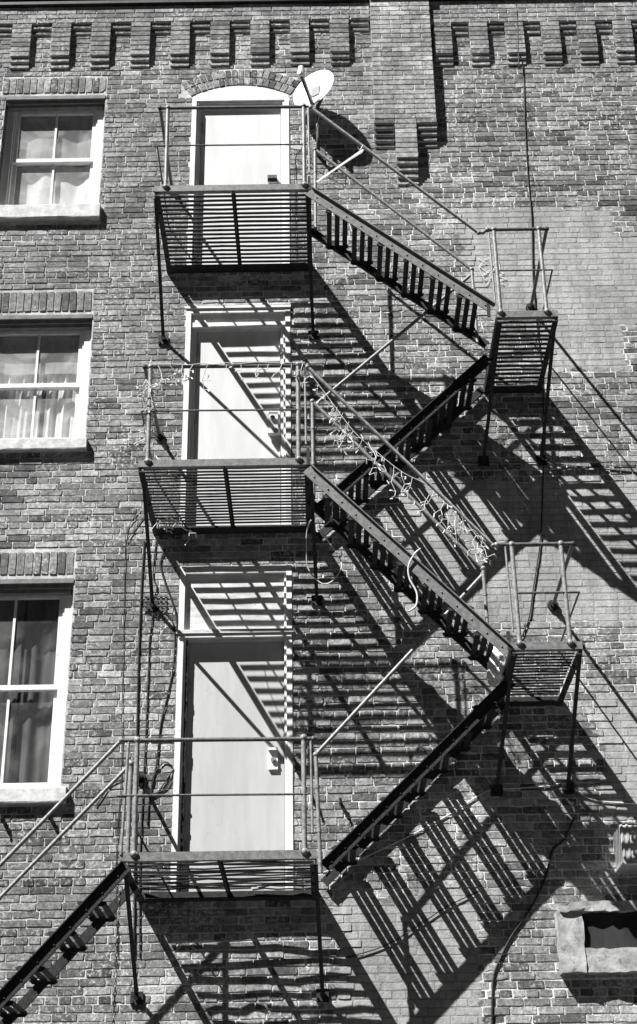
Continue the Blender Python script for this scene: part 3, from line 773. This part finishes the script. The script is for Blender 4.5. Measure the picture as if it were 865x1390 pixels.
# ------------------------------------------------------------------ cables
def smooth(pts, n=6):
    P = [V(p) for p in pts]; P = [P[0]] + P + [P[-1]]; out = []
    for i in range(1, len(P) - 2):
        for k in range(n):
            t = k / n; a, b_, c, d = P[i-1], P[i], P[i+1], P[i+2]
            out.append(.5 * ((2*b_) + (c - a) * t + (2*a - 5*b_ + 4*c - d) * t*t + (3*b_ - a - 3*c + d) * t**3))
    out.append(P[-2]); return out
def cable(px, r, mat, label, name="cable", cat="cable", d=.016):
    pts = [at(p[0], p[1], p[2] if len(p) > 2 else d) for p in px]
    b = MB(); b.tube(smooth(pts), r, 6); o = b.build(name, mat, loc=pts[0]); tag(o, label, cat); return o
cable([(702, 14, .07), (703, 40, .066), (705, 90, .06), (711, 98), (713, 170), (717, 240), (719, 262), (722, 300), (724, 380), (730, 450), (737, 520), (738, 620), (736, 690), (733, 740), (724, 800), (718, 840), (705, 872)],
      .0065, M_BLACKC, "long black cable running down the wall behind both small landings")
cable([(190, 690), (172, 722), (170, 760), (168, 850), (166, 950), (165, 1050), (158, 1160), (160, 1300)], .0035, M_BLACKC, "thin black cable, leftmost of the strands dropping left of the doors")
cable([(196, 735), (192, 800), (188, 900), (186, 1000), (184, 1100), (182, 1300)], .0085, M_BLACKC, "thick black cable falling straight between the window and the lowest door")
cable([(197, 700), (180, 722), (172, 735)], .004, M_BLACKC, "short stub of black cable arching off the middle landing's left corner")
cable([(210, 815), (203, 870), (202, 900), (198, 1000), (194, 1080), (190, 1180), (190, 1300)], .006, M_BLACKC, "black cable hanging from the left strut's foot of the middle landing")
cable([(212, 640 + 94), (208, 780), (213, 800), (204, 820), (212, 838), (222, 830), (236, 850), (236, 900), (226, 950), (218, 985), (212, 1040), (203, 1085), (200, 1120)], .006, M_BLACKC, "black cable looping past the transom corner of the lowest door")
cable([(224, 745), (218, 765), (224, 790), (238, 830), (241, 862)], .008, M_BLACKC, "black cable curving into the transom's left edge")
cable([(234, 1040), (222, 1035), (208, 1055), (206, 1080), (214, 1076), (228, 1056), (236, 1045), (226, 1070), (206, 1078)], .006, M_BLACKC, "coil of black cable hanging beside the lowest door's left jamb")
cable([(170, 1056), (150, 1066), (140, 1080), (130, 1095)], .004, M_BLACKC, "thin black wire arching left of the lowest landing's posts")
cable([(585, 627), (600, 622), (640, 628), (700, 628), (745, 628), (775, 632), (865, 641), (900, 645)], .006, M_RAIL, "grey conduit wire along the wall beneath the upper small landing")
cable([(745, 640), (790, 634), (865, 632), (900, 634)], .004, M_BLACKC, "thin black wire strung right from the upper small landing's strut foot")
cable([(440, 1184, .1), (470, 1176, .05), (520, 1152), (570, 1128), (620, 1100), (650, 1080), (668, 1072), (700, 1070), (745, 1067), (770, 1062), (785, 1075), (810, 1087), (865, 1091), (900, 1093)], .006, M_WIREW, "pale cable running along the wall beneath the lower small landing")
cable([(780, 1110), (765, 1140), (750, 1155), (741, 1190), (725, 1225), (708, 1252), (695, 1270), (680, 1300), (670, 1330), (668, 1400)], .0085, M_BLACKC, "black cable bending down the wall left of the rendered block")
cable([(470, 1300), (520, 1285), (560, 1262), (605, 1232), (650, 1210)], .005, M_BLACKC, "thin sagging wire low on the wall between the long stair shadows")
cable([(571, 745, 1.29), (563, 752, 1.3), (555, 768, 1.29), (556, 785, 1.28), (566, 805, 1.28), (565, 822, 1.28), (555, 830, 1.28)], .0085, M_WIREW, "white cable dangling over the stringer of the string-lit flight")
cable([(431, 705, .9), (437, 722, .85), (448, 738, .8), (460, 755, .8), (464, 770, .8), (452, 788, .8), (440, 793, .8), (428, 785, .8), (418, 770, .8), (416, 745, .85), (417, 720, .9), (422, 706, 1.0)],
      .006, M_WIREW, "white cable hanging in a big loop below the middle landing's right corner")
cable([(432, 716, .95), (442, 712, .9), (452, 705, .9), (460, 712, .85)], .006, M_WIREW, "short white cable end poking out under the middle landing's right corner")
# chain by the lowest flight
ch = MB(); z = 4.18; k = 0; cx_, cy_ = at(163, 1200, .68).x, -.68
while z > 3.0:
    a = V((1, 0, 0)) if k % 2 else V((0, 1, 0))
    ring = [V((cx_, cy_, z)) + a * (.011 * math.sin(t)) + V((0, 0, .023 * math.cos(t))) for t in [2 * math.pi * i / 10 for i in range(11)]]
    ch.tube(ring, .0038, 5, False); z -= .036; k += 1
tag(ch.build("chain", M_CHAIN, loc=(cx_, cy_, 4.18)), "steel chain hanging from the lowest landing's left corner", "chain")

# ------------------------------------------------------------------ string lights
bulb = MB(); bulb.tube([(0, 0, 0), (0, 0, -.012)], .0055, 6); bulb.tube([(0, 0, -.012), (0, 0, -.034)], .0062, 6); bulb.ball((0, 0, -.035), .0062, 6)
bo = bulb.build("bulb", M_CHALK); BME = bo.data; bpy.data.objects.remove(bo)
def lights(label, runs, drops, tangles, maxb=96):
    st = runs[0][0]
    root = empty("string_lights", st); tag(root, label, "string lights", "white icicle string lights on the middle landing")
    wm = MB(); tips = []
    for r in runs: wm.tube(smooth(r, 5), .0034, 5)
    def strand(p, n, spread=1.0):
        q = V(p)
        for i in range(n):
            q2 = q + V((U(-.045, .045) * spread, U(-.03, .03) * spread, -U(.05, .085)))
            wm.tube([q, q2], .0032, 5)
            e = q2 + V((random.choice([-1, 1]) * U(.03, .06), U(-.03, .03), U(-.035, .02)))
            wm.tube([q2, e], .0029, 4); tips.append(e); q = q2
    for p, n in drops: strand(p, n)
    for p, n, ln, sp in tangles:
        for i in range(n): strand(V(p) + V((U(-sp, sp), U(-sp, sp) * .6, U(-sp, sp))), random.randint(2, ln))
    wm.build("wire", M_WIREW, root)
    random.shuffle(tips)
    for e in tips[:maxb]:
        q = bpy.data.objects.new("bulb", BME); COL.objects.link(q); q.parent = root; q.location = e - V(st); q.rotation_euler = (U(-1, 1), U(-1, 1), 0)
    return root
r1 = [(x, D_ - .02, 8.585 + U(-.012, .006)) for x in [-1.5 + .1 * i for i in range(15)]]
dr = [((x, D_ - .02, 8.57), random.choice([1, 2, 2, 3])) for x in (-1.38, -1.28, -1.17, -1.08, -.95, -.78, -.66, -.5, -.42, -.3, -.22, -.12)]
lights("white icicle lights draped along the middle landing's top rail", [r1], dr, [((-1.48, D_, 8.42), 7, 5, .03), ((-1.46, D_ + .03, 8.0), 4, 5, .025), ((-1.2, D_ - .02, 8.5), 3, 2, .05)])
A, B = at(420, 505, DP + .02), at(690, 742, DP + .02)
mids_ = [at(450, 545, DP), at(480, 585, DP), at(510, 612, DP), at(545, 640, DP), at(580, 658, DP), at(610, 680, DP), at(640, 718, DP)]
dr = [(p, random.choice([3, 4])) for p in mids_] + [(at(x, y, DP), random.choice([2, 3, 4])) for x, y in ((432, 522), (441, 535), (458, 552), (466, 560), (474, 572), (490, 590), (500, 600), (522, 622), (535, 632), (560, 648), (590, 665), (600, 672), (622, 695), (650, 722))]
lights("white icicle lights strung down the flight below the middle landing", [[A] + mids_ + [at(655, 738, DP)]],
       dr, [(at(612, 690, DP), 2, 4, .05), (at(628, 705, DP), 2, 3, .03), (at(651, 738, DP), 3, 3, .012), (at(470, 575, DP), 3, 3, .04)])
lights("loose tangle of white string lights dangling beneath the middle landing's left end", [[at(205, 720, 1.0), at(216, 708, .9), at(235, 705, .8), at(250, 718, .6), at(262, 722, .5)]],
       [(at(246, 700, .9), 2), (at(258, 715, .7), 2)], [(at(222, 705, .9), 2, 2, .03)], 20)

# ------------------------------------------------------------------ small things
# crumpled plastic bag caught at the lower small landing
bc = at(676, 900, .75); b = MB(); rnd = random.Random(5); vv = []; n1, n2 = 16, 16
for i in range(n1 + 1):
    th = math.pi * i / n1
    for k in range(n2):
        ph = 2 * math.pi * k / n2; r = .6 + .5 * rnd.random()
        vv.append(bc + V((math.sin(th) * math.cos(ph) * .085 * r + .06 * math.cos(th), math.sin(th) * math.sin(ph) * .07 * r, math.cos(th) * .21)))
b.add(vv, [(i * n2 + k, (i + 1) * n2 + k, (i + 1) * n2 + (k + 1) % n2, i * n2 + (k + 1) % n2) for i in range(n1) for k in range(n2)])
tag(b.build("plastic_bag", M_BAG, loc=bc), "crumpled clear plastic bag caught between the stairs at the lower small landing", "plastic bag")
# small cast vent grille
vc = at(212, 820, 0); b = MB()
for i in range(5): b.box(vc.x - .10 + i * .045, vc.x - .085 + i * .045, -.018, -.010, vc.z - .07, vc.z + .07)
for i in range(4): b.box(vc.x - .11, vc.x + .10, -.024, -.0185, vc.z - .075 + i * .045, vc.z - .062 + i * .045)
tag(b.build("vent_grille", M_RAIL, loc=vc), "small square iron grille by the left strut foot of the middle landing", "vent")
# iron stubs left in the wall
def stub(px, py, label):
    c = at(px, py); b = MB(); b.beam((c.x, -.0, c.z), (c.x, -.075, c.z - .01), .022, .035, c=.004); b.beam((c.x, -.07, c.z + .02), (c.x + .01, -.08, c.z - .055), .024, .012); b.tube([(c.x, -.078, c.z - .02), (c.x, -.10, c.z - .02)], .008, 6)
    tag(b.build("iron_hook", M_IRON, loc=c), label, "hook")
stub(462, 1090, "rusty iron hook in the wall right of the lowest door's railing")
stub(400, 1040, "rusty iron hook just right of the lowest door's frame")
stub(4, 1112, "small iron hook under the left end of the lowest window's sill")
stub(68, 1108, "small iron hook under the right end of the lowest window's sill")
stub(424, 1085, "rusty iron hook beside the lowest landing's right posts")
# sheet metal box at the right edge
c = at(844, 1147, .36); x0_, zc_ = c.x, c.z; b = MB()
b.beam((x0_, -.18, zc_), (x0_ + .9, -.18, zc_), .36, .32, c=.012)
for x in (x0_ + .006, x0_ + .05): b.beam((x, -.18, zc_), (x + .015, -.18, zc_), .374, .334, c=.014)
for i in range(5): b.box(x0_ + .08, x0_ + .88, -.372, -.3605, zc_ - .13 + i * .058, zc_ - .106 + i * .058)
tag(b.build("duct_box", M_DUCT, loc=(x0_, 0, zc_ - .16)), "shiny ribbed sheet metal duct box at the right edge of the wall", "duct")
# rendered block with a dark panel
kx0, kx1 = 1.86, 3.1; zt = 4.16
rb = empty("rendered_surround", (kx0, 0, 3.62)); tag(rb, "rough pale rendered block with a dark recessed panel, low on the right", "surround")
def rough_box(mb, x0, x1, y0, y1, z0, z1, n=14, a=.008):
    def grid(o, u, v, nu, nv, flip):
        vv = []
        for i in range(nu + 1):
            for k in range(nv + 1):
                p = V(o) + V(u) * (i / nu) + V(v) * (k / nv)
                ed = 0 if (i in (0, nu) or k in (0, nv)) else 1
                rr = random.Random(int(p.x * 997) * 31 + int(p.y * 991) * 17 + int(p.z * 983)); vv.append(p + V((rr.uniform(-a, a), rr.uniform(-a, a), rr.uniform(-a, a))))
        fs = [(i * (nv + 1) + k, (i + 1) * (nv + 1) + k, (i + 1) * (nv + 1) + k + 1, i * (nv + 1) + k + 1) for i in range(nu) for k in range(nv)]
        mb.add(vv, fs if not flip else [f[::-1] for f in fs], 0, True)
    dx_, dy_, dz_ = x1 - x0, y1 - y0, z1 - z0
    nx, nz, ny = max(3, int(dx_ / .05)), max(3, int(dz_ / .05)), max(2, int(dy_ / .05))
    grid((x0, y0, z0), (dx_, 0, 0), (0, 0, dz_), nx, nz, False); grid((x1, y0, z0), (0, dy_, 0), (0, 0, dz_), ny, nz, False); grid((x0, y1, z0), (0, -dy_, 0), (0, 0, dz_), ny, nz, False)
    grid((x0, y0, z1), (dx_, 0, 0), (0, dy_, 0), nx, ny, False); grid((x0, y1, z0), (dx_, 0, 0), (0, -dy_, 0), nx, ny, False)
b = MB(); rough_box(b, kx0, kx0 + .20, -.13, 0, 3.62, zt - .06); rough_box(b, kx0 + .02, kx1, -.15, 0, zt - .075, zt); rough_box(b, kx1 - .18, kx1, -.13, 0, 3.62, zt - .07)
rough_box(b, kx0 + .195, kx1 - .175, -.12, 0, 3.62, 3.80)
b.build("render_frame", M_CONC, rb)
b = MB(); b.box(kx0 + .15, kx1 - .15, -.085, -.002, 3.7, zt - .06); b.build("dark_board", M_BOARD, rb)
